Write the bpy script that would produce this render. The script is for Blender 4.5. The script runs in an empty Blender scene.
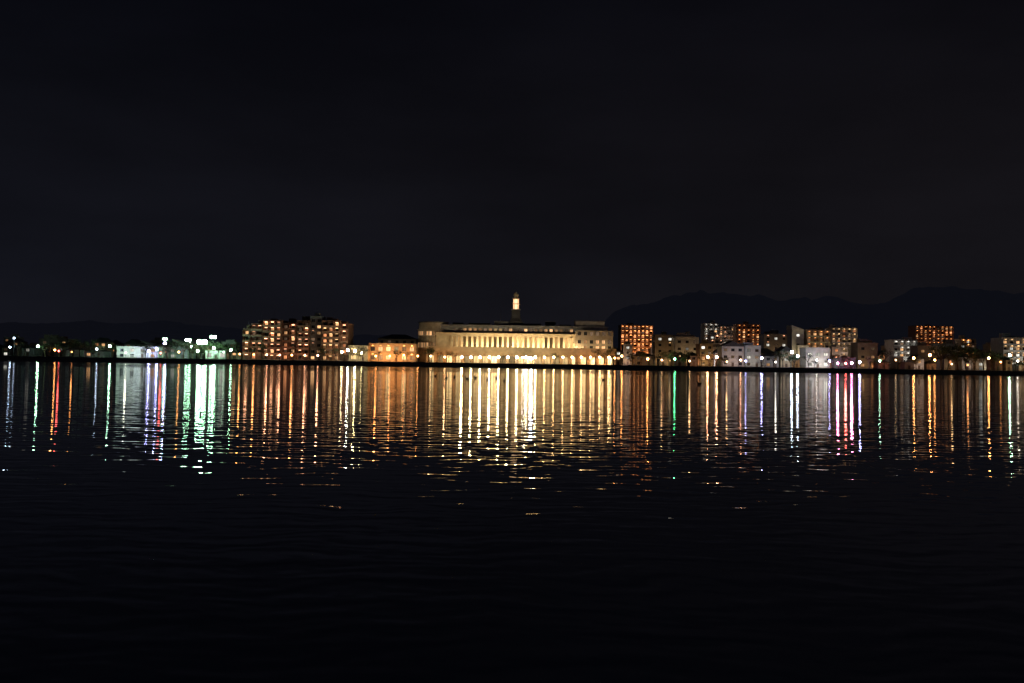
import bpy, math, random
from mathutils import Vector, Matrix, noise
random.seed(7)
R = random.Random(11)
scene = bpy.context.scene
COL = scene.collection
F = 995.6          # focal length expressed for a 35 mm lens on a 36 mm sensor, 1024 wide
CAM_Z = 2.2
GZ = 1.8           # quay level above the lake
SHORE = 440.0

def HZ(a): return 363.0 + (a - 512) * 0.0148
def east(a, d): return (a - 512) / F * d
def height(a, b, d): return CAM_Z - GZ + (HZ(a) - b) * d / F   # height over the quay

# ------------------------------------------------------------------ materials
MATS = {}
def nmat(name):
    m = bpy.data.materials.new(name); m.use_nodes = True
    nt = m.node_tree; nt.nodes.clear()
    out = nt.nodes.new('ShaderNodeOutputMaterial')
    return m, nt, out

def wall_mat(name, c, rough=0.85, scale=0.6, var=0.25):
    if name in MATS: return MATS[name]
    m, nt, out = nmat(name)
    b = nt.nodes.new('ShaderNodeBsdfPrincipled')
    tc = nt.nodes.new('ShaderNodeTexCoord')
    n = nt.nodes.new('ShaderNodeTexNoise'); n.inputs['Scale'].default_value = scale; n.inputs['Detail'].default_value = 5
    nt.links.new(tc.outputs['Object'], n.inputs['Vector'])
    r = nt.nodes.new('ShaderNodeValToRGB')
    r.color_ramp.elements[0].position = 0.3; r.color_ramp.elements[1].position = 0.75
    r.color_ramp.elements[0].color = tuple(x * (1 - var) for x in c) + (1,)
    r.color_ramp.elements[1].color = tuple(min(1, x * (1 + var * 0.4)) for x in c) + (1,)
    nt.links.new(n.outputs['Fac'], r.inputs['Fac'])
    nt.links.new(r.outputs['Color'], b.inputs['Base Color'])
    b.inputs['Roughness'].default_value = rough
    nt.links.new(b.outputs[0], out.inputs[0])
    MATS[name] = m
    return m

def glow_mat(c, s):
    key = 'glow_%.2f_%.2f_%.2f_%.1f' % (c[0], c[1], c[2], s)
    if key in MATS: return MATS[key]
    m, nt, out = nmat(key)
    e = nt.nodes.new('ShaderNodeEmission')
    e.inputs['Color'].default_value = (*c, 1); e.inputs['Strength'].default_value = s
    nt.links.new(e.outputs[0], out.inputs[0])
    MATS[key] = m
    return m

def window_mat(name, c, s):
    if name in MATS: return MATS[name]
    m, nt, out = nmat(name)
    e = nt.nodes.new('ShaderNodeEmission')
    tc = nt.nodes.new('ShaderNodeTexCoord')
    oi = nt.nodes.new('ShaderNodeObjectInfo')
    mp = nt.nodes.new('ShaderNodeMapping'); mp.inputs['Scale'].default_value = (3.0, 1, 0.5)
    nt.links.new(tc.outputs['Object'], mp.inputs['Vector'])
    n = nt.nodes.new('ShaderNodeTexNoise'); n.noise_dimensions = '4D'
    n.inputs['Scale'].default_value = 0.9
    nt.links.new(mp.outputs[0], n.inputs['Vector']); nt.links.new(oi.outputs['Random'], n.inputs['W'])
    p = nt.nodes.new('ShaderNodeMath'); p.operation = 'POWER'; p.inputs[1].default_value = 2.0
    nt.links.new(oi.outputs['Random'], p.inputs[0])
    a = nt.nodes.new('ShaderNodeMath'); a.operation = 'MULTIPLY_ADD'; a.inputs[1].default_value = 2.2; a.inputs[2].default_value = 0.2
    nt.links.new(p.outputs[0], a.inputs[0])
    b = nt.nodes.new('ShaderNodeMath'); b.operation = 'MULTIPLY'
    nt.links.new(a.outputs[0], b.inputs[0]); nt.links.new(n.outputs['Fac'], b.inputs[1])
    k = nt.nodes.new('ShaderNodeMath'); k.operation = 'MULTIPLY'; k.inputs[1].default_value = s * 2
    nt.links.new(b.outputs[0], k.inputs[0]); nt.links.new(k.outputs[0], e.inputs['Strength'])
    e.inputs['Color'].default_value = (*c, 1)
    nt.links.new(e.outputs[0], out.inputs[0])
    MATS[name] = m
    return m

M_FRAME = wall_mat('window_frame_metal', (0.2, 0.2, 0.21), 0.4)
M_DARKGLASS = wall_mat('dark_glass', (0.02, 0.025, 0.03), 0.08)
M_CONC = wall_mat('weathered_concrete', (0.28, 0.27, 0.26), 0.9, 0.8)
M_CREAM = wall_mat('cream_stone', (0.58, 0.50, 0.36), 0.8)
M_WHITE = wall_mat('white_paint', (0.72, 0.72, 0.70), 0.7)
M_BEIGE = wall_mat('beige_tile', (0.42, 0.36, 0.28), 0.8)
M_SALMON = wall_mat('salmon_tile', (0.48, 0.29, 0.21), 0.8)
M_BRICK = wall_mat('red_brown_tile', (0.30, 0.17, 0.12), 0.8)
M_BROWN = wall_mat('dark_brown_tile', (0.25, 0.15, 0.11), 0.8)
M_GREY = wall_mat('grey_render', (0.3, 0.3, 0.31), 0.85)
M_ROOF = wall_mat('dark_slate_roof', (0.06, 0.06, 0.065), 0.6)
M_METAL = wall_mat('painted_metal', (0.12, 0.12, 0.13), 0.45)
M_DOOR = wall_mat('door_paint', (0.12, 0.08, 0.06), 0.5)
M_BARK = wall_mat('bark', (0.10, 0.075, 0.05), 0.95, 4)
M_LEAF = wall_mat('foliage', (0.06, 0.085, 0.035), 0.8, 2.5, 0.6)
M_LEAF2 = wall_mat('brown_foliage', (0.12, 0.09, 0.045), 0.8, 2.5, 0.6)

W_WARM = window_mat('warm_lit_window', (1.0, 0.52, 0.22), 0.7)
W_ORANGE = window_mat('orange_lit_window', (1.0, 0.36, 0.14), 0.9)
W_WHITE = window_mat('white_lit_window', (0.95, 0.92, 0.8), 0.7)
W_HOTEL = window_mat('golden_lit_window', (1.0, 0.66, 0.28), 1.4)
W_BAY = window_mat('amber_bay_window', (1.0, 0.56, 0.2), 0.55)
W_DIM = window_mat('curtained_window', (0.8, 0.5, 0.3), 0.12)

# ------------------------------------------------------------------ mesh builder
class MB:
    def __init__(s): s.v = []; s.f = []; s.m = []; s.mats = []
    def mi(s, mat):
        if mat not in s.mats: s.mats.append(mat)
        return s.mats.index(mat)
    def box(s, x0, x1, y0, y1, z0, z1, mat):
        b = len(s.v)
        s.v += [(x0,y0,z0),(x1,y0,z0),(x1,y1,z0),(x0,y1,z0),(x0,y0,z1),(x1,y0,z1),(x1,y1,z1),(x0,y1,z1)]
        for f in ((0,3,2,1),(4,5,6,7),(0,1,5,4),(1,2,6,5),(2,3,7,6),(3,0,4,7)):
            s.f.append(tuple(b+i for i in f)); s.m.append(s.mi(mat))
        return s
    def prism(s, pts, y0, y1, mat):      # pts in x-z, counter-clockwise seen from -Y
        b = len(s.v); n = len(pts)
        s.v += [(x, y0, z) for x, z in pts] + [(x, y1, z) for x, z in pts]
        k = s.mi(mat)
        s.f.append(tuple(range(b, b+n))); s.m.append(k)
        s.f.append(tuple(range(b+2*n-1, b+n-1, -1))); s.m.append(k)
        for i in range(n):
            j = (i+1) % n
            s.f.append((b+i, b+n+i, b+n+j, b+j)); s.m.append(k)
        return s
    def rings(s, cx, cy, prof, n, mat, rot=0.0):   # prof = [(r,z),...] bottom to top
        b = len(s.v); k = s.mi(mat)
        for r, z in prof:
            for i in range(n):
                a = rot + 2*math.pi*i/n
                s.v.append((cx+r*math.cos(a), cy+r*math.sin(a), z))
        for q in range(len(prof)-1):
            for i in range(n):
                j = (i+1) % n
                s.f.append((b+q*n+i, b+q*n+j, b+(q+1)*n+j, b+(q+1)*n+i)); s.m.append(k)
        s.f.append(tuple(b+i for i in reversed(range(n)))); s.m.append(k)
        s.f.append(tuple(b+(len(prof)-1)*n+i for i in range(n))); s.m.append(k)
        return s
    def tube(s, p, q, r0, r1, mat, n=6):
        p = Vector(p); q = Vector(q); d = (q-p).normalized()
        u = d.orthogonal().normalized(); w = d.cross(u)
        b = len(s.v); k = s.mi(mat)
        for c, r in ((p, r0), (q, r1)):
            for i in range(n):
                a = 2*math.pi*i/n
                s.v.append(tuple(c + u*r*math.cos(a) + w*r*math.sin(a)))
        for i in range(n):
            j = (i+1) % n
            s.f.append((b+i, b+j, b+n+j, b+n+i)); s.m.append(k)
        s.f.append(tuple(b+i for i in reversed(range(n)))); s.m.append(k)
        s.f.append(tuple(b+n+i for i in range(n))); s.m.append(k)
        return s
    def mesh(s, name):
        me = bpy.data.meshes.new(name)
        me.from_pydata(s.v, [], s.f)
        for m in s.mats: me.materials.append(m)
        me.polygons.foreach_set('material_index', s.m)
        me.update()
        return me

def obj(name, data, parent=None, loc=(0,0,0), rz=0.0):
    o = bpy.data.objects.new(name, data)
    COL.objects.link(o)
    o.location = loc; o.rotation_euler = (0, 0, rz)
    if parent: o.parent = parent
    return o

def thing(name, label, category, loc, rz=0.0, group=None, data=None):
    o = obj(name, data, None, loc, rz)
    o["label"] = label; o["category"] = category
    if group: o["group"] = group
    return o

WIN = {}
def window_mesh(w, h, pane):
    key = (round(w,2), round(h,2), pane.name)
    if key in WIN: return WIN[key]
    m = MB(); t = 0.07
    m.box(-w/2, w/2, -0.03, 0.02, 0, h, pane)
    m.box(-w/2-t, -w/2, -0.1, 0.02, -t, h+t, M_FRAME)
    m.box(w/2, w/2+t, -0.1, 0.02, -t, h+t, M_FRAME)
    m.box(-w/2, w/2, -0.1, 0.02, h, h+t, M_FRAME)
    m.box(-w/2, w/2, -0.16, 0.02, -t, 0, M_FRAME)
    m.box(-t/2, t/2, -0.08, -0.032, 0, h, M_FRAME)
    WIN[key] = m.mesh('window'); return WIN[key]

LAMPM = {}
def ceiling_lamp_mesh(c, s, w=0.7):
    key = (c, s, w)
    if key in LAMPM: return LAMPM[key]
    m = MB()
    m.box(-w/2, w/2, -0.14, 0.14, -0.16, -0.02, glow_mat(c, s))
    m.box(-w/2-0.05, w/2+0.05, -0.18, 0.18, -0.02, 0.03, M_METAL)
    LAMPM[key] = m.mesh('lamp'); return LAMPM[key]

ORANGE = (1.0, 0.36, 0.10); PINKOR = (1.0, 0.43, 0.22); WARM = (1.0, 0.58, 0.25); WHITE = (1.0, 0.93, 0.8)
COOL = (0.62, 0.78, 1.0); GREENW = (0.5, 1.0, 0.62); VIOLET = (0.45, 0.43, 1.0); GREEN = (0.12, 1.0, 0.35)
PINK = (1.0, 0.22, 0.5); RED = (1.0, 0.12, 0.1); YEL = (1.0, 0.78, 0.40); ROSE = (1.0, 0.66, 0.5)

def building(name, label, cat, a0, a1, b, d, depth=12, storeys=None, bay=4.0, wall=M_BEIGE, lit=0.5,
             panes=(W_WARM, W_WHITE), balcony=False, lamp=None, lamp_s=9, roof='flat', win=(1.5, 1.25),
             group=None, rz=0.0, wall_fill=None, lamp_p=0.9, lamp_w=0.7, rail=0.95, spread=(1.0, 1.5, 0.55), rail_mat=None):
    am = (a0+a1)/2
    w = (a1-a0)/F*d
    H = height(am, b, d)
    if storeys is None: storeys = max(1, round(H/3.1))
    e = thing(name, label, cat, (east(am, d), d, GZ), rz, group)
    rh = 0.0
    if roof in ('hip', 'gable', 'shed'): rh = min(2.6, H*0.28)
    hw = H - rh
    sh = hw/storeys
    m = MB()
    m.box(-w/2, w/2, 0, depth, 0, hw, wall)
    m.box(-w/2-0.06, w/2+0.06, -0.06, depth+0.06, -0.02, 0.5, M_CONC)
    obj('wall', m.mesh('wall'), e)
    m = MB()
    if roof == 'flat':
        m.box(-w/2-0.1, w/2+0.1, -0.12, 0.15, hw-0.12, hw+0.75, wall)
        m.box(-w/2-0.1, w/2+0.1, depth-0.15, depth+0.12, hw-0.12, hw+0.75, wall)
        m.box(-w/2-0.1, -w/2+0.15, 0.15, depth-0.15, hw-0.1, hw+0.74, wall)
        m.box(w/2-0.15, w/2+0.1, 0.15, depth-0.15, hw-0.1, hw+0.74, wall)
        m.box(-w/2+0.15, w/2-0.15, 0.15, depth-0.15, hw+0.003, hw+0.08, M_ROOF)
        if storeys >= 3:
            for q in range(R.choice((1, 2))):
                px = R.uniform(-0.3, 0.3)*w; hx = min(R.uniform(1.2, 2.2), w*0.2)
                m.box(px-hx, px+hx, depth*0.4+q*0.37, depth*0.4+4, hw+0.08, hw+R.uniform(1.6, 3.2), wall)
            m.tube((px, depth*0.5, hw+1), (px, depth*0.5, hw+5), 0.06, 0.03, M_METAL)
    elif roof == 'hip':
        o_ = 0.6; i_ = min(depth, w)*0.45
        m.v += [(-w/2-o_,-o_,hw),(w/2+o_,-o_,hw),(w/2+o_,depth+o_,hw),(-w/2-o_,depth+o_,hw),
                (-w/2+i_,depth/2,H),(w/2-i_,depth/2,H)]
        for f in ((0,1,5,4),(1,2,5),(2,3,4,5),(3,0,4),(3,2,1,0)):
            m.f.append(f); m.m.append(m.mi(M_ROOF))
    elif roof == 'gable':
        m.prism([(-w/2-0.5,hw),(w/2+0.5,hw),(0,H)], -0.5, depth+0.5, M_ROOF)
    elif roof == 'shed':
        m.prism([(-w/2-0.3,hw),(w/2+0.3,hw),(-w/2-0.3,H)], -0.3, depth+0.3, wall)
    obj('roof', m.mesh('roof'), e)
    nb = max(1, int(w/bay)); bw = w/nb
    ww = min(win[0], bw*0.7); wh = min(win[1], sh*0.62)
    cnt = 0
    for s_ in range(storeys):
        z = s_*sh + sh*0.3
        for k in range(nb):
            x = -w/2 + (k+0.5)*bw
            if s_ == 0 and k == nb//2:
                dm = MB(); dm.box(-0.6, 0.6, -0.08, 0.02, 0, 2.1, M_DOOR)
                dm.box(-0.75, 0.75, -0.9, 0.02, 2.3, 2.45, M_CONC)
                obj('door', dm.mesh('door'), e, (x, 0, 0.0)); continue
            if cnt < 98:
                p = R.choice(panes) if R.random() < lit else (M_DARKGLASS if R.random() < .6 else W_DIM)
                obj('window', window_mesh(ww, wh, p), e, (x, 0, z)); cnt += 1
    if balcony:
        rm = rail_mat or wall
        for s_ in range(1 if storeys > 2 else 0, storeys):
            z = s_*sh
            m = MB()
            m.box(-w/2+0.1, w/2-0.1, -1.5, -0.001, z-0.08, z+0.1, M_CONC)
            m.box(-w/2+0.1, w/2-0.1, -1.5, -1.4, z+0.1, z+rail, rm)
            for k in range(nb+1):
                x = -w/2+0.1 + k*(w-0.3)/nb
                m.box(x, x+0.1, -1.38, -0.01, z+0.12, z+sh-0.1, wall)
            obj('balcony', m.mesh('balcony'), e)
    if lamp:
        lm = [ceiling_lamp_mesh(lamp, lamp_s*q, lamp_w) for q in spread]
        c2 = 0
        for s_ in range(storeys):
            for k in range(nb):
                if R.random() < lamp_p and c2 < 98:
                    obj('lamp', R.choice(lm), e, (-w/2+(k+0.5)*bw, -0.8 if balcony else -0.3, (s_+1)*sh-0.16)); c2 += 1
    if wall_fill:  # area light added in front to brighten the walls, no actual fixture
        c, p = wall_fill
        if am > 600: p *= 2.0
        L = bpy.data.lights.new('floodlight', 'AREA'); L.shape = 'RECTANGLE'; L.size = w*0.8; L.size_y = 0.5
        L.color = c; L.energy = p
        lo = obj('floodlight', L, e, (0, -6, 1.2)); lo.rotation_euler = (math.radians(90+25), 0, 0)
    return e

# ------------------------------------------------------------------ world (night sky with town glow)
w = bpy.data.worlds.new("World"); scene.world = w; w.use_nodes = True
nt = w.node_tree; nt.nodes.clear()
wo = nt.nodes.new('ShaderNodeOutputWorld'); bg = nt.nodes.new('ShaderNodeBackground')
tc = nt.nodes.new('ShaderNodeTexCoord'); sp = nt.nodes.new('ShaderNodeSeparateXYZ')
nt.links.new(tc.outputs['Generated'], sp.inputs[0])
rp = nt.nodes.new('ShaderNodeValToRGB')
els = rp.color_ramp.elements
els[0].position = 0.0; els[0].color = (0.0072, 0.0070, 0.0094, 1)
els[1].position = 1.0; els[1].color = (0.0010, 0.0010, 0.0022, 1)
for p, c in ((0.08, (0.0060, 0.0060, 0.0084)), (0.2, (0.0045, 0.0044, 0.0062)), (0.34, (0.0025, 0.0026, 0.0042))):
    q = els.new(p); q.color = (*c, 1)
nt.links.new(sp.outputs['Z'], rp.inputs['Fac'])
tint = nt.nodes.new('ShaderNodeMapRange'); tint.inputs['From Min'].default_value = -0.45; tint.inputs['From Max'].default_value = 0.35
nt.links.new(sp.outputs['X'], tint.inputs['Value'])
tm = nt.nodes.new('ShaderNodeMix'); tm.data_type = 'VECTOR'
tm.inputs[4].default_value = (0.90, 0.97, 1.08); tm.inputs[5].default_value = (1.10, 1.02, 0.96)
nt.links.new(tint.outputs[0], tm.inputs[0])
mul = nt.nodes.new('ShaderNodeVectorMath'); mul.operation = 'MULTIPLY'
nt.links.new(rp.outputs['Color'], mul.inputs[0]); nt.links.new(tm.outputs[1], mul.inputs[1])
mp = nt.nodes.new('ShaderNodeMapping'); mp.inputs['Scale'].default_value = (1.6, 1.6, 5.0)
mp.inputs['Location'].default_value = (0.4, 0, 0.2)
nt.links.new(tc.outputs['Generated'], mp.inputs[0])
ns = nt.nodes.new('ShaderNodeTexNoise'); ns.inputs['Scale'].default_value = 1.7; ns.inputs['Detail'].default_value = 5
nt.links.new(mp.outputs[0], ns.inputs['Vector'])
mr = nt.nodes.new('ShaderNodeMapRange'); mr.inputs['From Min'].default_value = 0.35; mr.inputs['From Max'].default_value = 0.68
mr.inputs['To Min'].default_value = 0.85; mr.inputs['To Max'].default_value = 1.35
nt.links.new(ns.outputs['Fac'], mr.inputs['Value'])
mx = nt.nodes.new('ShaderNodeVectorMath'); mx.operation = 'SCALE'
nt.links.new(mul.outputs[0], mx.inputs[0]); nt.links.new(mr.outputs[0], mx.inputs['Scale'])
nt.links.new(mx.outputs[0], bg.inputs['Color']); bg.inputs['Strength'].default_value = 1.0
nt.links.new(bg.outputs[0], wo.inputs[0])

# ------------------------------------------------------------------ water: long-crested small ripples, slopes summed from wave trains
m, nt, out = nmat('lake_water')
b = nt.nodes.new('ShaderNodeBsdfPrincipled')
b.inputs['Base Color'].default_value = (0.12, 0.16, 0.22, 1)
b.inputs['Roughness'].default_value = 0.015
b.inputs['IOR'].default_value = 1.333
g = nt.nodes.new('ShaderNodeNewGeometry')
def N(t): return nt.nodes.new(t)
def vm(op, a=None, bb=None):
    n = N('ShaderNodeVectorMath'); n.operation = op
    for i, s in enumerate((a, bb)):
        if s is None: continue
        if isinstance(s, tuple): n.inputs[i].default_value = s
        else: nt.links.new(s, n.inputs[i])
    return n
def mm(op, a=None, bb=None, c=None):
    n = N('ShaderNodeMath'); n.operation = op
    for i, s in enumerate((a, bb, c)):
        if s is None: continue
        if isinstance(s, (int, float)): n.inputs[i].default_value = s
        else: nt.links.new(s, n.inputs[i])
    return n
wn = N('ShaderNodeTexNoise'); wn.inputs['Scale'].default_value = 0.5; wn.inputs['Detail'].default_value = 2
nt.links.new(g.outputs['Position'], wn.inputs['Vector'])
wv = vm('SUBTRACT', wn.outputs['Color'], (0.5,0.5,0.5))
wv = vm('MULTIPLY', wv.outputs[0], (1.5, 1.5, 0))
P = vm('ADD', g.outputs['Position'], wv.outputs[0])
acc = None
for lam, ang, sl, ph in ((1.02, 3, .008, 0.3), (0.77, -8, .011, 1.9), (0.58, 10, .012, 4.0), (0.44, -4, .012, 2.2), (0.33, 14, .010, 5.1), (0.25, -12, .008, 0.9)):
    th = math.radians(90+ang); kx, ky = math.cos(th), math.sin(th)
    dt = vm('DOT_PRODUCT', P.outputs[0], (kx*2*math.pi/lam, ky*2*math.pi/lam, 0))
    sn = mm('SINE', mm('ADD', dt.outputs['Value'], ph).outputs[0])
    vv = vm('SCALE', (kx*sl, ky*sl, 0)); nt.links.new(sn.outputs[0], vv.inputs['Scale'])
    acc = vv if acc is None else vm('ADD', acc.outputs[0], vv.outputs[0])
gn = N('ShaderNodeTexNoise'); gn.inputs['Scale'].default_value = 0.16; gn.inputs['Detail'].default_value = 3
gm_ = N('ShaderNodeMapping'); gm_.inputs['Scale'].default_value = (0.5, 1, 1)
nt.links.new(g.outputs['Position'], gm_.inputs[0]); nt.links.new(gm_.outputs[0], gn.inputs['Vector'])
gr = N('ShaderNodeMapRange'); gr.inputs['From Min'].default_value = 0.3; gr.inputs['From Max'].default_value = 0.7
gr.inputs['To Min'].default_value = 0.85; gr.inputs['To Max'].default_value = 1.2
nt.links.new(gn.outputs['Fac'], gr.inputs['Value'])
sc = vm('SCALE', acc.outputs[0]); nt.links.new(gr.outputs[0], sc.inputs['Scale'])
fn = N('ShaderNodeTexNoise'); fn.inputs['Scale'].default_value = 7.0; fn.inputs['Detail'].default_value = 1
fm = N('ShaderNodeMapping'); fm.inputs['Scale'].default_value = (0.6, 1, 1)
nt.links.new(g.outputs['Position'], fm.inputs[0]); nt.links.new(fm.outputs[0], fn.inputs['Vector'])
fv = vm('MULTIPLY', vm('SUBTRACT', fn.outputs['Color'], (0.5,0.5,0.5)).outputs[0], (0.014, 0.07, 0))
tot = vm('ADD', vm('ADD', sc.outputs[0], fv.outputs[0]).outputs[0], (0,0,1))
nn = vm('NORMALIZE', tot.outputs[0])
nt.links.new(nn.outputs[0], b.inputs['Normal'])
nt.links.new(b.outputs[0], out.inputs[0])
M_WATER = m
me = bpy.data.meshes.new('water')
me.from_pydata([(-6000,-400,0),(6000,-400,0),(6000,SHORE+1,0),(-6000,SHORE+1,0)], [], [(0,1,2,3)])
me.materials.append(M_WATER)
o = obj('water', me); o['kind'] = 'structure'

def sheet(name, x0, x1, y0, y1, z, mat):
    me = bpy.data.meshes.new(name)
    me.from_pydata([(x0,y0,z),(x1,y0,z),(x1,y1,z),(x0,y1,z)], [], [(0,1,2,3)])
    me.materials.append(mat)
    o = obj(name, me); o['kind'] = 'structure'; return o
M_GRASS = wall_mat('dark_grass', (0.05, 0.06, 0.03), 0.95, 0.3, 0.5)
M_ASPH = wall_mat('asphalt', (0.05, 0.05, 0.052), 0.85, 1.5)
M_PAVE = wall_mat('promenade_paving', (0.25, 0.24, 0.22), 0.85, 1.0)
sheet('ground', -9000, 9000, SHORE+0.5, 14000, GZ, M_GRASS)
sheet('promenade', -700, 700, SHORE+0.6, SHORE+8, GZ+0.004, M_PAVE)
sheet('road', -700, 700, SHORE+10, SHORE+17, GZ+0.004, M_ASPH)
kb = MB(); kb.box(-700, 700, SHORE+9.7, SHORE+9.95, GZ, GZ+0.13, M_CONC)
o = obj('road_kerb', kb.mesh('road_kerb')); o['kind'] = 'structure'
ln = MB()
for i in range(-60, 60): ln.box(i*10, i*10+5, SHORE+13.4, SHORE+13.55, GZ+0.006, GZ+0.009, M_WHITE)
o = obj('road_marking', ln.mesh('road_marking')); o['kind'] = 'structure'

# seawall
sw = MB()
for i in range(-40, 40):
    x0 = i*75
    sw.box(x0, x0+74.95, SHORE-0.2, SHORE+0.5, -1.0, GZ-0.05, M_CONC)
sw.box(-3000, 3000, SHORE-0.45, SHORE+0.55, GZ-0.05, GZ+0.22, M_CONC)
thing('seawall', 'long grey concrete seawall along the lake shore', 'seawall', (0,0,0), data=sw.mesh('seawall'))

# hills
def lerp_pts(pts, x):
    if x <= pts[0][0]: return pts[0][1]
    for (xa, ya), (xb, yb) in zip(pts, pts[1:]):
        if x <= xb:
            t = (x-xa)/(xb-xa); return ya + (yb-ya)*t
    return pts[-1][1]
m, nt, out = nmat('wooded_hills')
b = nt.nodes.new('ShaderNodeBsdfPrincipled'); b.inputs['Roughness'].default_value = 1
n = nt.nodes.new('ShaderNodeTexNoise'); n.inputs['Scale'].default_value = 0.01; n.inputs['Detail'].default_value = 6
tcn = nt.nodes.new('ShaderNodeTexCoord'); nt.links.new(tcn.outputs['Object'], n.inputs['Vector'])
r_ = nt.nodes.new('ShaderNodeValToRGB'); r_.color_ramp.elements[0].color = (0.03,0.045,0.05,1); r_.color_ramp.elements[1].color = (0.1,0.12,0.12,1)
nt.links.new(n.outputs['Fac'], r_.inputs['Fac']); nt.links.new(r_.outputs['Color'], b.inputs['Base Color'])
b.inputs['Emission Color'].default_value = (0.55, 0.6, 1.0, 1); b.inputs['Emission Strength'].default_value = 0.006  # weak bluish emission stands in for airlight haze over the hills
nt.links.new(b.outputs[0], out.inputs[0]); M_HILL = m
def hills(name, pts, d, a_lo, a_hi, depth):
    NX = 420; NY = 14
    v = []; f = []
    for j in range(NY+1):
        t = j/NY
        for i in range(NX+1):
            a = a_lo + (a_hi-a_lo)*i/NX
            hp = max(0, (HZ(a) - lerp_pts(pts, a)))*d/F
            prof = math.sin(min(1, t*1.25)*math.pi/2)**1.3 if t < 0.8 else math.cos((t-0.8)/0.2*math.pi/2)
            X = east(a, d); Y = d - depth*0.8 + depth*t
            nz = noise.fractal(Vector((X*0.0022, Y*0.0022, 3)), 0.8, 2.0, 7)
            z = hp*prof*(0.96 + 0.07*nz) + 22*nz*prof
            v.append((X, Y, GZ - 2 + max(0, z)))
    for j in range(NY):
        for i in range(NX):
            q = j*(NX+1)+i; f.append((q, q+1, q+NX+2, q+NX+1))
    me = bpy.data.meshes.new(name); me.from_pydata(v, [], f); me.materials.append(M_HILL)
    me.polygons.foreach_set('use_smooth', [True]*len(f))
    o = obj(name, me); o['kind'] = 'structure'
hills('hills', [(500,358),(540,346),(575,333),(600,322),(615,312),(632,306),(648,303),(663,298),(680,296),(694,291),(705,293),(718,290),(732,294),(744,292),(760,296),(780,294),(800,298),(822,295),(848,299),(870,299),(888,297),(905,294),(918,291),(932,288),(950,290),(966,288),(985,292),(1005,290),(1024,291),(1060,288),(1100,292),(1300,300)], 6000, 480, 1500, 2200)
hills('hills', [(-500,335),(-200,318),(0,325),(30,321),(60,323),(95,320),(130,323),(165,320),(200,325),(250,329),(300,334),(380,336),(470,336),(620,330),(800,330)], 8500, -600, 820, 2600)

# ------------------------------------------------------------------ trees
def tree_meshes(seed, h, leaf, spread=0.34, nleaf=620):
    r = random.Random(seed)
    t = MB()
    top = Vector((r.uniform(-.3,.3), r.uniform(-.3,.3), h*0.42))
    t.tube((0,0,-0.1), top*0.5, h*0.028, h*0.021, M_BARK, 7)
    t.tube(top*0.5, top, h*0.021, h*0.015, M_BARK, 7)
    clumps = []
    for i in range(9):
        a = i*2.4 + r.uniform(-.4,.4)
        L = h*r.uniform(0.2, 0.42)
        tip = top + Vector((math.cos(a)*h*spread*r.uniform(.35,.9), math.sin(a)*h*spread*r.uniform(.35,.9), L))
        st = top*r.uniform(0.75, 1)
        t.tube(st, tip, h*0.011, h*0.003, M_BARK, 5)
        clumps.append((tip, h*r.uniform(0.09, 0.17)))
    clumps.append((top+Vector((0,0,h*0.42)), h*0.13))
    c = MB()
    for i in range(nleaf):
        p0, rad = r.choice(clumps)
        d = Vector((r.gauss(0,1), r.gauss(0,1), r.gauss(0,.75)))*rad*0.62
        p = p0 + d
        s = h*r.uniform(0.012, 0.03)
        u = Vector((r.gauss(0,1), r.gauss(0,1), r.gauss(0,1))).normalized(); w_ = u.orthogonal().normalized()
        b = len(c.v)
        c.v += [tuple(p+u*s), tuple(p+w_*s*0.7), tuple(p-u*s), tuple(p-w_*s*0.7)]
        c.f.append((b,b+1,b+2,b+3)); c.m.append(c.mi(leaf))
    return t.mesh('trunk'), c.mesh('crown')
TREES = [tree_meshes(1, 8, M_LEAF), tree_meshes(2, 8, M_LEAF, 0.28), tree_meshes(3, 8, M_LEAF2, 0.36, 380), tree_meshes(4, 8, M_LEAF2, 0.3, 300)]
TL = ['leafy broadleaf tree on the lakeside grass', 'narrow leafy tree beside the promenade', 'sparse brown winter tree by the lakeside road', 'thin half-bare tree near the shore']
def tree(a, d, h, k=None):
    k = R.randrange(4) if k is None else k
    e = thing('tree', TL[k], 'tree', (east(a, d), d, GZ), R.uniform(0, 6.28), 'trees along the lake shore')
    s = h/8; e.scale = (s*R.uniform(.9,1.15), s, s)
    obj('trunk', TREES[k][0], e); obj('crown', TREES[k][1], e)

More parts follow.
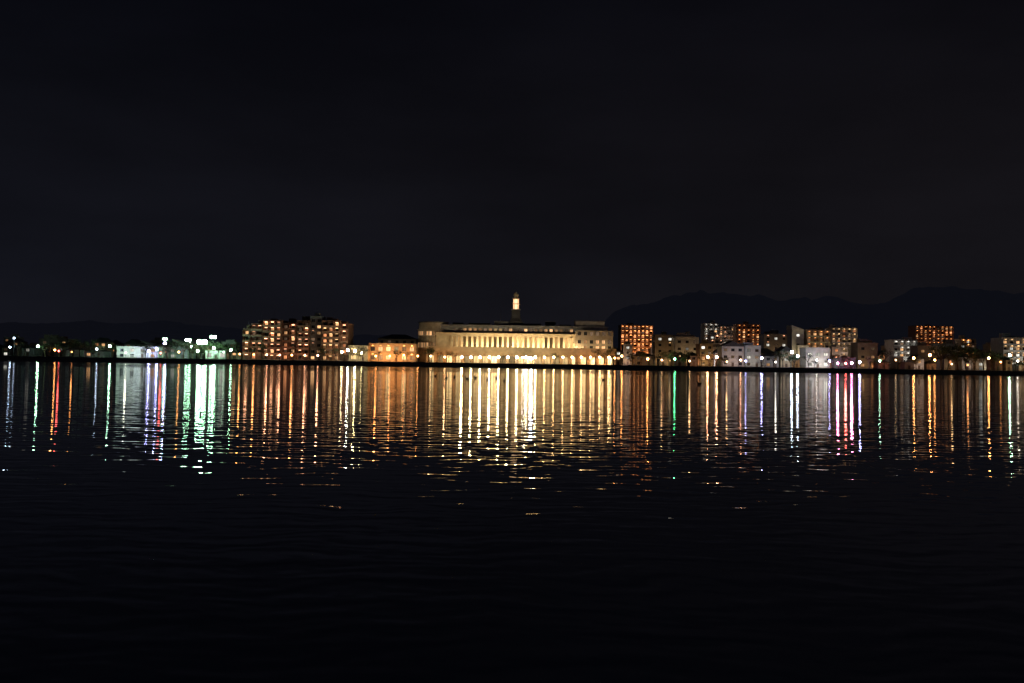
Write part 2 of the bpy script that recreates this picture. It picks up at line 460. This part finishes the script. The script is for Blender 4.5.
# ------------------------------------------------------------------ street lamps
def sphere_prof(r, cz, n=8):
    return [(max(0.01, r*math.sin(math.pi*i/n)), cz - r*math.cos(math.pi*i/n)) for i in range(n+1)]
LN = {}
def street_lamp(a, b, d, c, s, r=0.35, cname='white', kind='globe', group='street lamps along the shore'):
    h = max(2.5, height(a, b, d))
    if kind == 'globe':
        e = thing('street_lamp', 'lit %s globe street lamp on a slim metal pole' % cname, 'street lamp', (east(a, d), d, GZ), 0, group)
        m = MB(); m.rings(0,0,[(0.16,0),(0.16,0.4),(0.075,0.45),(0.05,h-r*0.9)], 8, M_METAL)
        obj('pole', m.mesh('pole'), e)
        key = (c, s, r)
        if key not in LN:
            g_ = MB(); g_.rings(0,0,sphere_prof(r, 0), 12, glow_mat(c, s)); LN[key] = g_.mesh('lamp')
        obj('lamp', LN[key], e, (0,0,h))
    else:
        e = thing('floodlight_mast', 'tall mast with a lit %s floodlight head' % cname, 'floodlight', (east(a, d), d, GZ), 0, 'floodlight masts')
        m = MB(); m.rings(0,0,[(0.25,0),(0.25,0.5),(0.14,0.6),(0.08,h)], 8, M_METAL)
        m.box(-r*2, r*2, -0.06, 0.06, h-0.08, h+0.04, M_METAL)
        obj('pole', m.mesh('pole'), e)
        for sx in (-1, 1):
            g_ = MB()
            g_.rings(sx*r*1.05, 0, [(0.05,h-r*.95),(r*.7,h-r*.7),(r*.95,h-r*.2),(r*.95,h+r*.2),(r*.7,h+r*.7),(0.05,h+r*.95)], 12, glow_mat(c, s))
            obj('lamp', g_.mesh('lamp'), e)

NM = {ORANGE:'orange', PINKOR:'amber', WARM:'warm yellow', WHITE:'white', COOL:'cool white', GREENW:'greenish white', VIOLET:'bluish white', GREEN:'green', PINK:'pink', RED:'red', YEL:'yellow'}
LAMPS = [
 (10,347,COOL,30,.3),(14,338,COOL,12,.3),(38,346,GREENW,110,.38),(55,350,ORANGE,30,.3),(59,351,RED,10,.3),(72,353,ORANGE,6,.25),
 (97,349,COOL,30,.3),(110,346,GREENW,100,.38),(126,353,WHITE,8,.3),(149,351,VIOLET,120,.4),(157,349,VIOLET,90,.38),(165,343,VIOLET,130,.4),(161,353,RED,10,.3),
 (179,352,ORANGE,36,.3),(191,347,GREENW,90,.45),(198,351,GREENW,60,.4),(214,348,GREENW,80,.42),(224,352,GREENW,8,.3),(231,350,GREENW,80,.42),(240,354,ORANGE,14,.3),
 (254,357,ORANGE,14,.3),(267,357,PINKOR,18,.3),(280,357,PINKOR,14,.3),(292,357,ORANGE,20,.3),(305,357,PINKOR,14,.3),(318,357,PINKOR,22,.3),
 (342,352,YEL,50,.38),(348,350,WHITE,90,.42),(355,351,YEL,100,.42),(362,353,YEL,50,.38),
 (376,356,ORANGE,20,.3),(390,356,ORANGE,16,.3),(404,355,ORANGE,20,.3),(418,356,ORANGE,24,.3),(431,356,WARM,18,.3),(445,357,WARM,24,.3),
 (615,358,ORANGE,36,.3),(622,356,ORANGE,70,.33),(648,359,ORANGE,70,.33),(662,360,WARM,8,.3),(675,359,GREEN,55,.34),(690,361,WARM,10,.3),
 (708,357,PINKOR,110,.38),(717,357,PINKOR,110,.38),(727,362,WARM,8,.3),(741,360,PINKOR,35,.3),(746,361,VIOLET,20,.3),(762,358,VIOLET,80,.36),(776,362,WHITE,8,.3),
 (792,352,COOL,110,.4),(798,356,COOL,110,.4),(817,360,WHITE,16,.3),(830,361,VIOLET,80,.36),(838,364,PINK,50,.36),(846,364,RED,40,.36),(852,363,PINK,90,.4),(860,362,VIOLET,100,.36),
 (880,361,GREENW,30,.33),(896,360,WARM,8,.3),(914,358,ORANGE,80,.36),(930,355,ORANGE,100,.38),(935,360,ORANGE,40,.33),(952,364,WARM,6,.3),
 (968,365,ORANGE,6,.25),(989,358,ORANGE,100,.36),(1001,362,ORANGE,12,.3),(1010,355,GREENW,110,.38),(1018,361,WHITE,20,.3)]
for a, b, c, s, r in LAMPS:
    street_lamp(a, b, 446 + R.uniform(0, 14), c, round(s*1.35), r*1.3, NM[c])
for a, b, d, c, s, r in ((202,342,462,GREENW,100,1.15),(213,337,500,GREENW,70,.8),(165,339,505,GREENW,30,.6),(188,340,480,GREENW,60,.7)):
    street_lamp(a, b, d, c, s, r, NM[c], 'flood')
for i in range(17):
    a = 462 + i*9.2
    hot = a < 542
    street_lamp(a, 357.2, 451, YEL if hot else WARM, 150 if hot else 95, .5 if hot else .42, 'yellow' if hot else 'warm yellow', group='garden lamps on the hotel lawn')

# ------------------------------------------------------------------ buildings: left bank
building('low_building', 'long low bright white waterside building with lit walls', 'building', 117, 158, 348, 462, 10, 2, 4.5, M_WHITE, .5, (W_WHITE, W_WHITE, W_WARM), wall_fill=((.8,1,.85), 700))
building('boathouse', 'small dark gabled boathouse by the quay', 'boathouse', 84, 104, 349, 466, 9, 1, 4, M_GREY, .4, roof='gable')
building('house', 'two storey dark-roofed house with one lit window', 'house', 2, 18, 344, 500, 9, 2, 3.6, M_BEIGE, .3, roof='hip')
building('house', 'grey two storey house with hipped roof', 'house', 22, 34, 345, 480, 9, 2, 3.6, M_GREY, .3, roof='hip')
building('office_building', 'three storey dim beige office block', 'office building', 44, 68, 340, 560, 12, 3, 4, M_BEIGE, .25)
building('house', 'low white house with gabled roof', 'house', 66, 80, 347, 480, 8, 2, 3.4, M_WHITE, .35, roof='gable')
building('warehouse', 'low long grey warehouse with flat roof', 'warehouse', 168, 188, 348, 474, 12, 2, 4, M_GREY, .5, (W_WHITE,), wall_fill=(GREENW, 150))
building('shop', 'small white shop with bright front windows', 'shop', 206, 226, 352, 470, 8, 1, 3, M_WHITE, .95, (W_WHITE,), win=(2.2, 2), wall_fill=(GREENW, 120))
building('house', 'small beige house under green-lit trees', 'house', 228, 241, 350, 475, 8, 2, 3.4, M_BEIGE, .6, roof='hip')

grp = 'wings of the lakeside apartment block'
AP = dict(balcony=True, group=grp, lamp_w=1.2, rail=1.0, win=(1.3, 1.5), spread=(1.0, 1.9, 0.5, 0.25), rail_mat=M_SALMON)
AL = dict(lamp=PINKOR)
building('apartment_block', 'lowest stepped end wing of brown apartment block with amber balcony lamps', 'apartment block', 243, 250.8, 330, 474, 12, 5, 2.6, M_BROWN, .45, (W_WARM, W_ORANGE), lamp=PINKOR, lamp_s=7, lamp_p=.7, wall_fill=(PINKOR, 40), **AP)
building('apartment_block', 'stepped wing of brown apartment block with amber balcony lamps', 'apartment block', 251, 262.8, 325, 473, 12, 6, 2.6, M_BROWN, .5, (W_WARM, W_ORANGE), lamp=PINKOR, lamp_s=7, lamp_p=.75, wall_fill=(PINKOR, 60), **AP)
building('apartment_block', 'tall brown apartment wing with rows of amber balcony lamps', 'apartment block', 263, 281.8, 321.5, 472, 13, 7, 2.6, M_BROWN, .5, (W_WARM, W_ORANGE), lamp=PINKOR, lamp_s=8, lamp_p=.8, wall_fill=(PINKOR, 100), **AP)
building('apartment_block', 'brown apartment wing with scattered lit balconies', 'apartment block', 282, 296.8, 324.3, 474, 13, 6, 2.6, M_BROWN, .35, (W_WARM, W_ORANGE), lamp=PINKOR, lamp_s=8, lamp_p=.6, wall_fill=(PINKOR, 70), **AP)
building('apartment_block', 'dark tiled apartment wing with scattered lit balconies', 'apartment block', 297, 309.8, 322, 472.6, 13, 7, 2.6, M_BROWN, .4, (W_WARM, W_ORANGE), lamp=PINKOR, lamp_s=8, lamp_p=.7, wall_fill=(PINKOR, 70), **AP)
building('stair_tower', 'slim grey stair tower rising over the apartment roofs', 'tower', 310, 321.8, 317.5, 473.5, 9, 7, 2.6, M_GREY, .25, (W_WARM,), False, PINKOR, 3, group=grp, lamp_p=.25)
building('apartment_block', 'apartment wing with warm lit balconies on every floor', 'apartment block', 322, 339.8, 322, 471, 14, 7, 2.6, M_BRICK, .5, (W_WARM, W_ORANGE), lamp=WARM, lamp_s=7, lamp_p=.75, wall_fill=(WARM, 90), **AP)
building('apartment_block', 'dark end wing of the apartment block with few lights', 'apartment block', 340, 348.5, 324.5, 473, 14, 6, 2.6, M_BROWN, .3, (W_WARM, W_ORANGE), lamp=PINKOR, lamp_s=6, lamp_p=.5, **AP)
building('restaurant', 'low bright yellow-lit restaurant beside the apartments', 'restaurant', 349, 368, 347, 468, 10, 2, 3, M_CREAM, .95, (W_HOTEL,), win=(2.2,1.9), wall_fill=(YEL, 350))
building('office_building', 'dim four storey building with dark green roof', 'office building', 378, 416, 334, 530, 14, 4, 4, M_GREY, .15, roof='hip', wall_fill=(WARM, 160))
building('banquet_hall', 'two storey hall with orange-lit walls and dark flat roof', 'hall', 369, 416, 345, 474, 13, 2, 3.6, M_CREAM, .85, (W_WARM, W_HOTEL), roof='flat', lamp=ORANGE, lamp_s=11, wall_fill=(ORANGE, 1800), win=(1.9, 1.9))

# ------------------------------------------------------------------ hotel
def hotel():
    d = 482; s = d/F; cx = 512
    X = lambda a: (a-cx)*s
    Z = lambda b: 0.4 + (363-b)*s
    e = thing('hotel', 'long cream colonnaded hotel with golden windows and central lit tower', 'hotel', (east(cx, d), d, GZ))
    xl, xr = X(436), X(611)
    zp = Z(349.5); zc = Z(334.5); zt = Z(326)
    m = MB()
    m.box(xl, xr, 0, 22, 0, zc, M_CREAM)
    m.box(xl, xr, -1.6, -0.001, zc-0.8, zc+0.25, M_CREAM)
    m.box(xl-0.2, xr+0.2, -1.9, -0.0, zc+0.25, zc+0.5, M_CREAM)
    m.box(xl+1.5, xr-1.5, 1.8, 20, zc+0.001, zt, M_GREY)
    m.box(xl+1.2, xr-1.2, 1.4, 20.4, zt, zt+0.4, M_GREY)
    cxr = X(432)
    m.rings(cxr, 7.5, [(7.4,0),(7.4,zc+1.6),(7.9,zc+1.6),(7.9,zc+2.1),(7.1,zc+2.1),(7.1,zt+1.2)], 36, M_BEIGE)
    m.box(X(575), X(612.5), -2.6, -1.901, 0, zc+2.4, M_BEIGE)
    obj('wall', m.mesh('wall'), e)
    m = MB()
    for a0, a1, b, y0 in ((452,462,323.5,4),(468,490,323.6,5),(494,508,321.5,3.5),(523,541,323.4,4.2),(546,556,321.0,6),(560,572,324,4.6)):
        m.box(X(a0), X(a1), y0, y0+10, zt+0.401, Z(b), M_ROOF)
        m.box(X(a0)-.2, X(a1)+.2, y0-.2, y0+10.2, Z(b), Z(b)+0.25, M_ROOF)
    m.box(X(576), X(605), 3, 16, zt+0.401, Z(320), M_GREY)
    m.box(X(576)-.3, X(605)+.3, 2.7, 16.3, Z(320), Z(320)+0.35, M_ROOF)
    m.rings(cxr, 7.5, [(7.6,zt+1.2),(7.6,zt+1.6),(4.0,zt+1.9),(0.3,zt+2.0)], 36, M_ROOF)
    m.tube((X(500),8,zt+2),(X(500),8,zt+7),.08,.04,M_METAL); m.tube((X(590),8,zt+2),(X(590),8,zt+6.5),.08,.04,M_METAL)
    obj('roof', m.mesh('roof'), e)
    nb = 24
    xs = [X(452) + (X(574)-X(452))*i/nb for i in range(nb+1)]
    cm = MB(); cm.box(-0.62,0.62,-0.45,0.45,zp,zp+0.3,M_CREAM); cm.box(-0.5,0.5,-0.35,0.35,zp+0.3,zc-1.1,M_CREAM); cm.box(-0.62,0.62,-0.45,0.45,zc-1.1,zc-0.8,M_CREAM)
    cme = cm.mesh('column')
    for x in xs: obj('column', cme, e, (x, -1.1, 0))
    bw = xs[1]-xs[0]
    wm = window_mesh(bw*0.6, zc-zp-1.7, W_BAY)
    ws = window_mesh(bw*0.55, 1.2, W_HOTEL); wd = window_mesh(bw*0.55, 1.2, W_WARM); wk = window_mesh(bw*0.55, 1.2, W_DIM)
    for i in range(nb):
        x = (xs[i]+xs[i+1])/2
        obj('window', wm, e, (x, 0, zp+0.4))
        obj('window', R.choice((ws, wd, wd, wk)), e, (x, 1.8, zc+1.7))
    for k in range(6):
        x = X(579) + k*(X(609)-X(579))/5
        for zz in (zp+0.6, zp+3.4, zc+0.1):
            obj('window', window_mesh(1.4, 1.6, R.choice((W_WARM, W_WARM, W_DIM, M_DARKGLASS))), e, (x, -2.6, zz))
    for k in range(14):
        a = math.radians(180 + 12 + k*12)
        for zz, hh, pm in ((zc-0.9, 1.9, W_WARM), (zp+0.4, 2.4, W_WARM)):
            o = obj('window', window_mesh(1.0, hh, pm), e, (cxr+7.42*math.cos(a), 7.5+7.42*math.sin(a), zz)); o.rotation_euler = (0,0,a+math.pi/2)
    # podium arcade
    px0, px1 = X(428), X(614); yp = -9.0; nbp = 21; pw = (px1-px0)/nbp
    m = MB()
    zspr = zp-3.4; rr = pw*0.36
    for i in range(nbp):
        xa = px0 + i*pw; xm = xa + pw/2
        m.box(xa, xm-rr, yp, yp+0.8, 0, zspr, M_CREAM); m.box(xm+rr, xa+pw, yp, yp+0.8, 0, zspr, M_CREAM)
        NN = 10
        m.prism([(xa,zspr),(xm-rr,zspr),(xm-rr,zp-0.4),(xa,zp-0.4)], yp, yp+0.8, M_CREAM)
        m.prism([(xm+rr,zspr),(xa+pw,zspr),(xa+pw,zp-0.4),(xm+rr,zp-0.4)], yp, yp+0.8, M_CREAM)
        for k in range(NN):
            t0 = math.pi - math.pi*k/NN; t1 = math.pi - math.pi*(k+1)/NN
            p0 = (xm+rr*math.cos(t0), zspr+rr*math.sin(t0)); p1 = (xm+rr*math.cos(t1), zspr+rr*math.sin(t1))
            m.prism([p0, p1, (p1[0], zp-0.4), (p0[0], zp-0.4)], yp, yp+0.8, M_CREAM)
    m.box(px0-.3, px1+.3, yp-0.3, -2.7, zp-0.4, zp, M_CREAM)
    m.box(px0-.3, px1+.3, yp-0.3, yp-0.1, zp, zp+0.95, M_CREAM)
    obj('arcade', m.mesh('arcade'), e)
    gm = window_mesh(pw*0.6, 3.3, W_HOTEL)
    cl = ceiling_lamp_mesh(WARM, 40, 1.4); clo = ceiling_lamp_mesh(ORANGE, 34, 1.2)
    for i in range(nbp):
        xm = px0+(i+.5)*pw
        end = i < 4 or i > 15
        obj('window', gm, e, (xm, -2.62 if xm > X(575) else 0, 0.3))
        obj('ceiling_lamp', clo if end else cl, e, (xm, -4.5, zp-0.46))
    for i, en in enumerate((220, 2300, 2700, 2500, 1500, 260)):
        xa = X(436) + (xr-X(436))*(i+.5)/6
        L = bpy.data.lights.new('floodlight', 'AREA'); L.shape = 'RECTANGLE'; L.size = 13; L.size_y = 0.4
        L.color = (1.0, 0.70, 0.36); L.energy = en
        lo = obj('floodlight', L, e, (xa, -5.5, zp+0.3)); lo.rotation_euler = (math.radians(90+4), 0, 0)
    for i, (en, cc) in enumerate(((700, ORANGE), (800, WARM), (800, WARM), (700, ORANGE))):
        xa = px0 + (px1-px0)*(i+.5)/4
        L = bpy.data.lights.new('floodlight', 'AREA'); L.shape = 'RECTANGLE'; L.size = 18; L.size_y = 0.4
        L.color = cc; L.energy = en
        lo = obj('floodlight', L, e, (xa, yp-5, 0.4)); lo.rotation_euler = (math.radians(90+6), 0, 0)
    m = MB(); x0 = X(526)
    m.box(x0-4, x0+4, yp-4.5, yp-0.301, 3.4, 3.8, M_CREAM)
    for sx in (-3.6, 3.3): m.box(x0+sx, x0+sx+.3, yp-4.4, yp-4.1, 0, 3.4, M_CREAM)
    obj('porch', m.mesh('porch'), e)
    g_ = MB(); g_.box(x0-2, x0+2, yp-4.0, yp-3.8, 3.0, 3.38, glow_mat(WHITE, 60))
    obj('porch_lamp', g_.mesh('porch_lamp'), e)
    # tower: dark tapered shaft, small lit lantern on top
    tw = obj('tower', None, e, (X(515.5), 8, zt))
    m = MB()
    m.box(-3.6, 3.6, -3.6, 3.6, -1, 2.4, M_ROOF)
    m.rings(0,0,[(4.4,2.4),(3.1,4.2),(2.8,8.2)], 4, M_ROOF, math.pi/4)
    m.box(-2.2, 2.2, -2.2, 2.2, 8.2, 8.6, M_GREY)
    for i in range(8):
        a = math.pi/8 + i*math.pi/4
        m.tube((1.55*math.cos(a),1.55*math.sin(a),8.6),(1.45*math.cos(a),1.45*math.sin(a),13.6),.2,.16,M_CREAM)
    m.rings(0,0,[(1.8,11.0),(1.8,11.35)], 8, M_CREAM, math.pi/8)
    m.rings(0,0,[(1.75,13.6),(1.75,14.0),(1.2,14.1),(1.1,15.2)], 8, M_CREAM, math.pi/8)
    obj('tower_shaft', m.mesh('tower_shaft'), tw)
    m = MB(); m.rings(0,0,[(1.3,15.2),(1.25,15.7),(1.0,16.3),(.6,16.8),(.25,17.1),(.1,17.8)], 12, M_CREAM)
    obj('spire', m.mesh('spire'), tw)
    m = MB(); m.rings(0,0,[(1.15,8.65),(1.15,13.5)], 10, glow_mat((1.0,.60,.32), 2.4))
    obj('lantern_lamp', m.mesh('lantern_lamp'), tw)
    for ang in (-1, 1):
        L = bpy.data.lights.new('floodlight', 'SPOT'); L.energy = 240; L.spot_size = math.radians(50); L.color = (1.0,.60,.36); L.shadow_soft_size = .1
        lo = obj('floodlight', L, tw, (ang*1.9, -2.4, 8.9))
        dv = Vector((0,0,15.2)) - Vector((ang*1.9,-2.4,8.9)); lo.rotation_euler = dv.to_track_quat('-Z','Y').to_euler()
hotel()
street_lamp(531.5, 362.0, 447, COOL, 150, .6, 'cool white')

# ------------------------------------------------------------------ right bank
building('apartment_tower', 'orange-lit apartment tower with lamps on every balcony', 'apartment block', 620.5, 653, 326, 640, 14, 9, 2.6, M_SALMON, .6, (W_ORANGE,), True, ORANGE, 7, win=(1.4,1.3), lamp_w=1.0, rail=.95, lamp_p=1, wall_fill=(ORANGE, 2300))
building('office_building', 'dim beige five storey block with dark windows', 'office building', 655, 675, 336, 560, 14, 5, 4, M_BEIGE, .2, lamp=WARM, lamp_s=4, lamp_p=.2, wall_fill=(WARM, 160))
building('office_building', 'pale green-grey block with a few lit rooms', 'office building', 675.5, 699, 338, 550, 14, 4, 4, M_WHITE, .3, (W_WHITE, W_WARM), wall_fill=(WARM, 220))
building('house', 'low house with hipped roof behind garden trees', 'house', 634, 654, 352, 478, 9, 2, 3.4, M_BEIGE, .4, roof='hip')
building('apartment_block', 'white multi-storey apartment block with corridor lamps', 'apartment block', 704, 718, 324, 760, 14, 9, 3.0, M_WHITE, .35, (W_WHITE, W_WARM), True, WHITE, 4, lamp_w=.7, wall_fill=(WHITE, 1800))
building('apartment_block', 'pale mid-rise apartment block with amber corridor lamps', 'apartment block', 719, 735, 327, 800, 14, 9, 3.0, M_WHITE, .35, (W_WARM,), True, PINKOR, 3.5, lamp_w=.7, wall_fill=(ROSE, 1700))
building('apartment_block', 'tall pale apartment block with orange corridor lamps', 'apartment block', 737, 760, 325, 740, 14, 9, 3.0, M_SALMON, .35, (W_WARM,), True, ORANGE, 5, lamp_w=.8, wall_fill=(PINKOR, 1700))
building('office_building', 'narrow four storey cream building with lit stairwell', 'office building', 700, 713, 345, 500, 11, 4, 3, M_CREAM, .6, wall_fill=(WARM, 100))
building('villa', 'white three storey lakeside building with gabled roof', 'villa', 722, 744, 341, 480, 11, 3, 3.4, M_WHITE, .3, (W_WHITE, W_WARM), roof='gable', wall_fill=(ROSE, 110))
building('villa', 'white two storey annex with flat roof and terrace lamps', 'villa', 745, 761, 347, 484, 11, 3, 3.2, M_WHITE, .3, (W_WHITE,), lamp=WHITE, lamp_s=6, lamp_p=.3, wall_fill=(WHITE, 60))
building('shop', 'small grey building with lit ground floor', 'shop', 765, 779, 352, 478, 9, 2, 3.2, M_GREY, .5, (W_WHITE, W_WARM), roof='hip', wall_fill=(WHITE, 60))
building('office_building', 'grey five storey block with dim corridors', 'office building', 764, 788, 335, 600, 12, 5, 4, M_GREY, .3, lamp=PINKOR, lamp_s=5, lamp_p=.3, wall_fill=(WARM, 400))
building('church_hall', 'narrow white hall with steep sloping lit roof', 'hall', 792, 804, 325, 560, 10, 4, 3.4, M_WHITE, .3, (W_WHITE,), roof='shed', wall_fill=(YEL, 450))
building('office_building', 'pale four storey building with orange corridor lamps', 'office building', 806, 830, 331, 560, 12, 6, 3.2, M_CREAM, .35, (W_WARM,), True, ORANGE, 4, lamp_w=.7, wall_fill=(YEL, 450))
building('apartment_block', 'stepped beige apartment block with warm balcony lights', 'apartment block', 831, 857, 328.5, 640, 12, 8, 3.0, M_WHITE, .35, (W_WARM, W_ORANGE), True, WARM, 4, lamp_w=.7, wall_fill=(ROSE, 900))
building('restaurant', 'bright white flood-lit two storey restaurant on the quay', 'restaurant', 806, 830, 349, 474, 10, 2, 3.4, M_WHITE, .8, (W_WHITE,), win=(1.8,1.3), wall_fill=(WHITE, 300))
building('house', 'small cream house with steep gable and pale walls', 'house', 781, 792, 346, 480, 9, 3, 3.0, M_CREAM, .5, roof='gable', wall_fill=(WHITE, 70))
building('shop', 'low shop front with white window light', 'shop', 838, 856, 359, 470, 9, 1, 3, M_GREY, .9, (W_WHITE,), win=(1.6,1.4))
building('office_building', 'tan three storey building with lit end bay', 'office building', 858, 878, 344, 500, 10, 3, 3.6, M_BEIGE, .4, wall_fill=(WARM, 100))
building('apartment_block', 'white six storey apartment block with lit balconies', 'apartment block', 893, 917, 341, 540, 12, 5, 3.0, M_WHITE, .4, (W_WHITE, W_WARM), True, WHITE, 4, lamp_w=.8, wall_fill=(WHITE, 300))
building('apartment_tower', 'tall pale apartment tower with orange lamps near its top', 'apartment block', 915, 953, 326.5, 820, 14, 11, 3.4, M_SALMON, .35, (W_ORANGE, W_WARM), True, ORANGE, 4.5, lamp_w=.8, wall_fill=(PINKOR, 3400))
building('office_building', 'low beige building behind the shore trees', 'office building', 918, 938, 347, 520, 10, 3, 3.6, M_BEIGE, .3, wall_fill=(WARM, 60))
building('office_building', 'low dark three storey block beside the shore trees', 'office building', 939, 958, 345, 540, 10, 4, 3.6, M_GREY, .2)
building('apartment_block', 'white corner apartment block with bright stair lamps', 'apartment block', 1002, 1034, 339, 520, 12, 5, 3.0, M_WHITE, .5, (W_WHITE, W_WARM), True, WARM, 5, wall_fill=(WHITE, 400), lamp_w=.8)
building('house', 'dark two storey house with one lamp-lit wall', 'house', 955, 972, 352, 520, 9, 3, 3.5, M_GREY, .35, roof='hip')
building('house', 'cream house with gabled roof near the quay', 'house', 976, 996, 354, 505, 9, 3, 3.5, M_CREAM, .4, roof='gable')

# town houses behind the first row
wallset = [(M_BEIGE,'beige'),(M_WHITE,'white'),(M_GREY,'grey'),(M_SALMON,'salmon tiled'),(M_CREAM,'cream'),(M_WHITE,'white')]
NUM = {1:'single',2:'two',3:'three',4:'four',5:'five',6:'six',7:'seven',8:'eight'}
def town(a_start, a_end, d0, d1, sts, wr, gap, p_light, e_light=(80, 420), bright=.3):
    a = a_start
    while a < a_end:
        wpx = R.uniform(*wr)
        if not (405 < a < 600) and not (236 < a < 345):
            d = R.uniform(d0, d1)
            wl, wn = R.choice(wallset)
            st = R.choice(sts); rf = R.choice(('hip','gable','flat','shed')) if st < 4 else 'flat'
            hgt = st*3.0 + (1.5 if rf != 'flat' else 0)
            b = HZ(a) - (hgt + GZ - CAM_Z)*F/d
            lampc = R.choice((WARM, ORANGE, WHITE, COOL, PINKOR))
            building('house' if st < 4 else 'apartment_block', '%s %s storey town building with %s roof' % (wn, NUM[st], {'hip':'hipped','gable':'gabled','flat':'flat','shed':'sloping'}[rf]), 'house' if st < 4 else 'apartment block',
                     a, a+wpx, b, d, 9, st, 3.2, wl, bright, (W_WARM, W_WHITE, W_ORANGE), balcony=(st >= 5), roof=rf, lamp=lampc, lamp_s=14, lamp_p=.14 if st < 5 else .4, lamp_w=.5,
                     group='town houses behind the shore', wall_fill=(R.choice((WARM, WHITE, PINKOR, ROSE, (1,.85,.8))), R.uniform(*e_light)) if R.random() < p_light else None)
        a += wpx + R.uniform(*gap)
town(-40, 240, 520, 600, (2,2,3,3), (8, 17), (-1, 9), .25)
town(600, 1070, 520, 600, (2,3,3,4), (7, 15), (-2, 4), .6, (80, 350))
town(640, 1070, 486, 512, (1,1,2,2), (6, 12), (0, 8), .7, (25, 90), .55)
town(600, 1070, 660, 800, (3,4,5,6,7), (8, 18), (-1, 8), .7, (200, 900))
town(345, 405, 560, 620, (2,3), (9, 16), (0, 6), .3)
town(-40, 240, 650, 760, (2,3,3,4), (9, 18), (2, 16), .2)

# trees
for i in range(120):
    a = R.uniform(-30, 1060)
    if 262 < a < 340 or 455 < a < 590:
        if R.random() < .75: continue
    tree(a, R.uniform(449, 466), R.uniform(4.0, 8.0))
for a, h in ((80,9),(86,8),(92,9),(168,10),(176,9),(184,9),(193,8),(208,9),(218,9),(226,8),(236,8),(941,13),(948,12),(958,14),(966,12),(975,12),(984,10),(992,10),(885,10),(612,9),(605,7),(430,7),(440,6),(555,6),(686,8),(783,9),(70,8),(60,7)):
    tree(a, R.uniform(462, 470), h, 0 if h > 8 else None)

# breakwater: one continuous rubble mound
x0, x1 = east(112,400), east(236,400); NX = 130; NY = 12
v = []; f = []
for j in range(NY+1):
    for i in range(NX+1):
        t = j/NY*2-1; x = x0+(x1-x0)*i/NX; y = 400+t*3
        tap = min(1, i/8, (NX-i)/8)
        v.append((x, y, -0.7 + tap*(1-t*t)*1.35 + 0.35*noise.noise(Vector((x*1.1, y*1.1, 0)))))
for j in range(NY):
    for i in range(NX):
        q = j*(NX+1)+i; f.append((q, q+1, q+NX+2, q+NX+1))
me = bpy.data.meshes.new('breakwater'); me.from_pydata(v, [], f); me.materials.append(M_CONC)
thing('breakwater', 'low dark rubble breakwater lying just off the quay', 'breakwater', (0,0,0), data=me)

# railings
for i in range(-8, 8):
    if i == -8:
        m = MB()
        for k in range(20): m.box(k*2, k*2+.06, 0, .06, 0, 1.05, M_METAL)
        m.box(0, 39.9, 0, .06, 1.05, 1.12, M_METAL); m.box(0, 39.9, .01, .05, .55, .6, M_METAL)
        rme = m.mesh('railing')
    thing('railing', 'thin dark metal railing along the promenade', 'railing', (i*40, SHORE+1.0, GZ+.004), 0, 'promenade railings', rme)

# ducks
dk = MB(); MDK = wall_mat('duck_feathers', (0.06,0.05,0.045), .8)
dk.rings(0,0,[(.02,-.02),(.12,0),(.17,.06),(.15,.13),(.06,.17)], 10, MDK)
for i,v in enumerate(dk.v): dk.v[i] = (v[0]*1.7, v[1], v[2]+ (0.05 if v[0] < -.12 and v[2] > .1 else 0))
dk.tube((.2,0,.1),(.26,0,.3),.055,.04,MDK); dk.tube((.23,0,.31),(.34,0,.3),.06,.045,MDK); dk.tube((.34,0,.3),(.42,0,.28),.025,.02,MDK)
dme = dk.mesh('duck')
for a, b in ((436,376),(447,378),(455,377),(468,379),(476,378),(488,380),(497,378),(505,381),(290,372),(604,380),(700,384)):
    d = CAM_Z*F/(b-HZ(a))
    thing('duck', 'small dark duck floating on the calm lake', 'duck', (east(a,d), d, 0), R.uniform(0,6), 'ducks on the lake', dme)

# faint moonlight
L = bpy.data.lights.new('moonlight', 'SUN'); L.energy = 0.008; L.angle = math.radians(0.5); L.color = (.8,.85,1)
o = obj('moonlight', L, None, (0,0,300)); o.rotation_euler = (math.radians(40), 0, math.radians(30))

# ------------------------------------------------------------------ camera
cd = bpy.data.cameras.new('camera'); cd.lens = 35; cd.sensor_width = 36; cd.clip_end = 30000; cd.clip_start = 0.1
cam = obj('camera', cd, None, (0, 0, CAM_Z))
Rm = Matrix.Rotation(math.radians(90 + 1.24), 4, 'X') @ Matrix.Rotation(math.radians(0.85), 4, 'Z')
cam.rotation_euler = Rm.to_euler()
scene.camera = cam
scene.view_settings.view_transform = 'Standard'; scene.view_settings.look = 'None'; scene.view_settings.exposure = 0
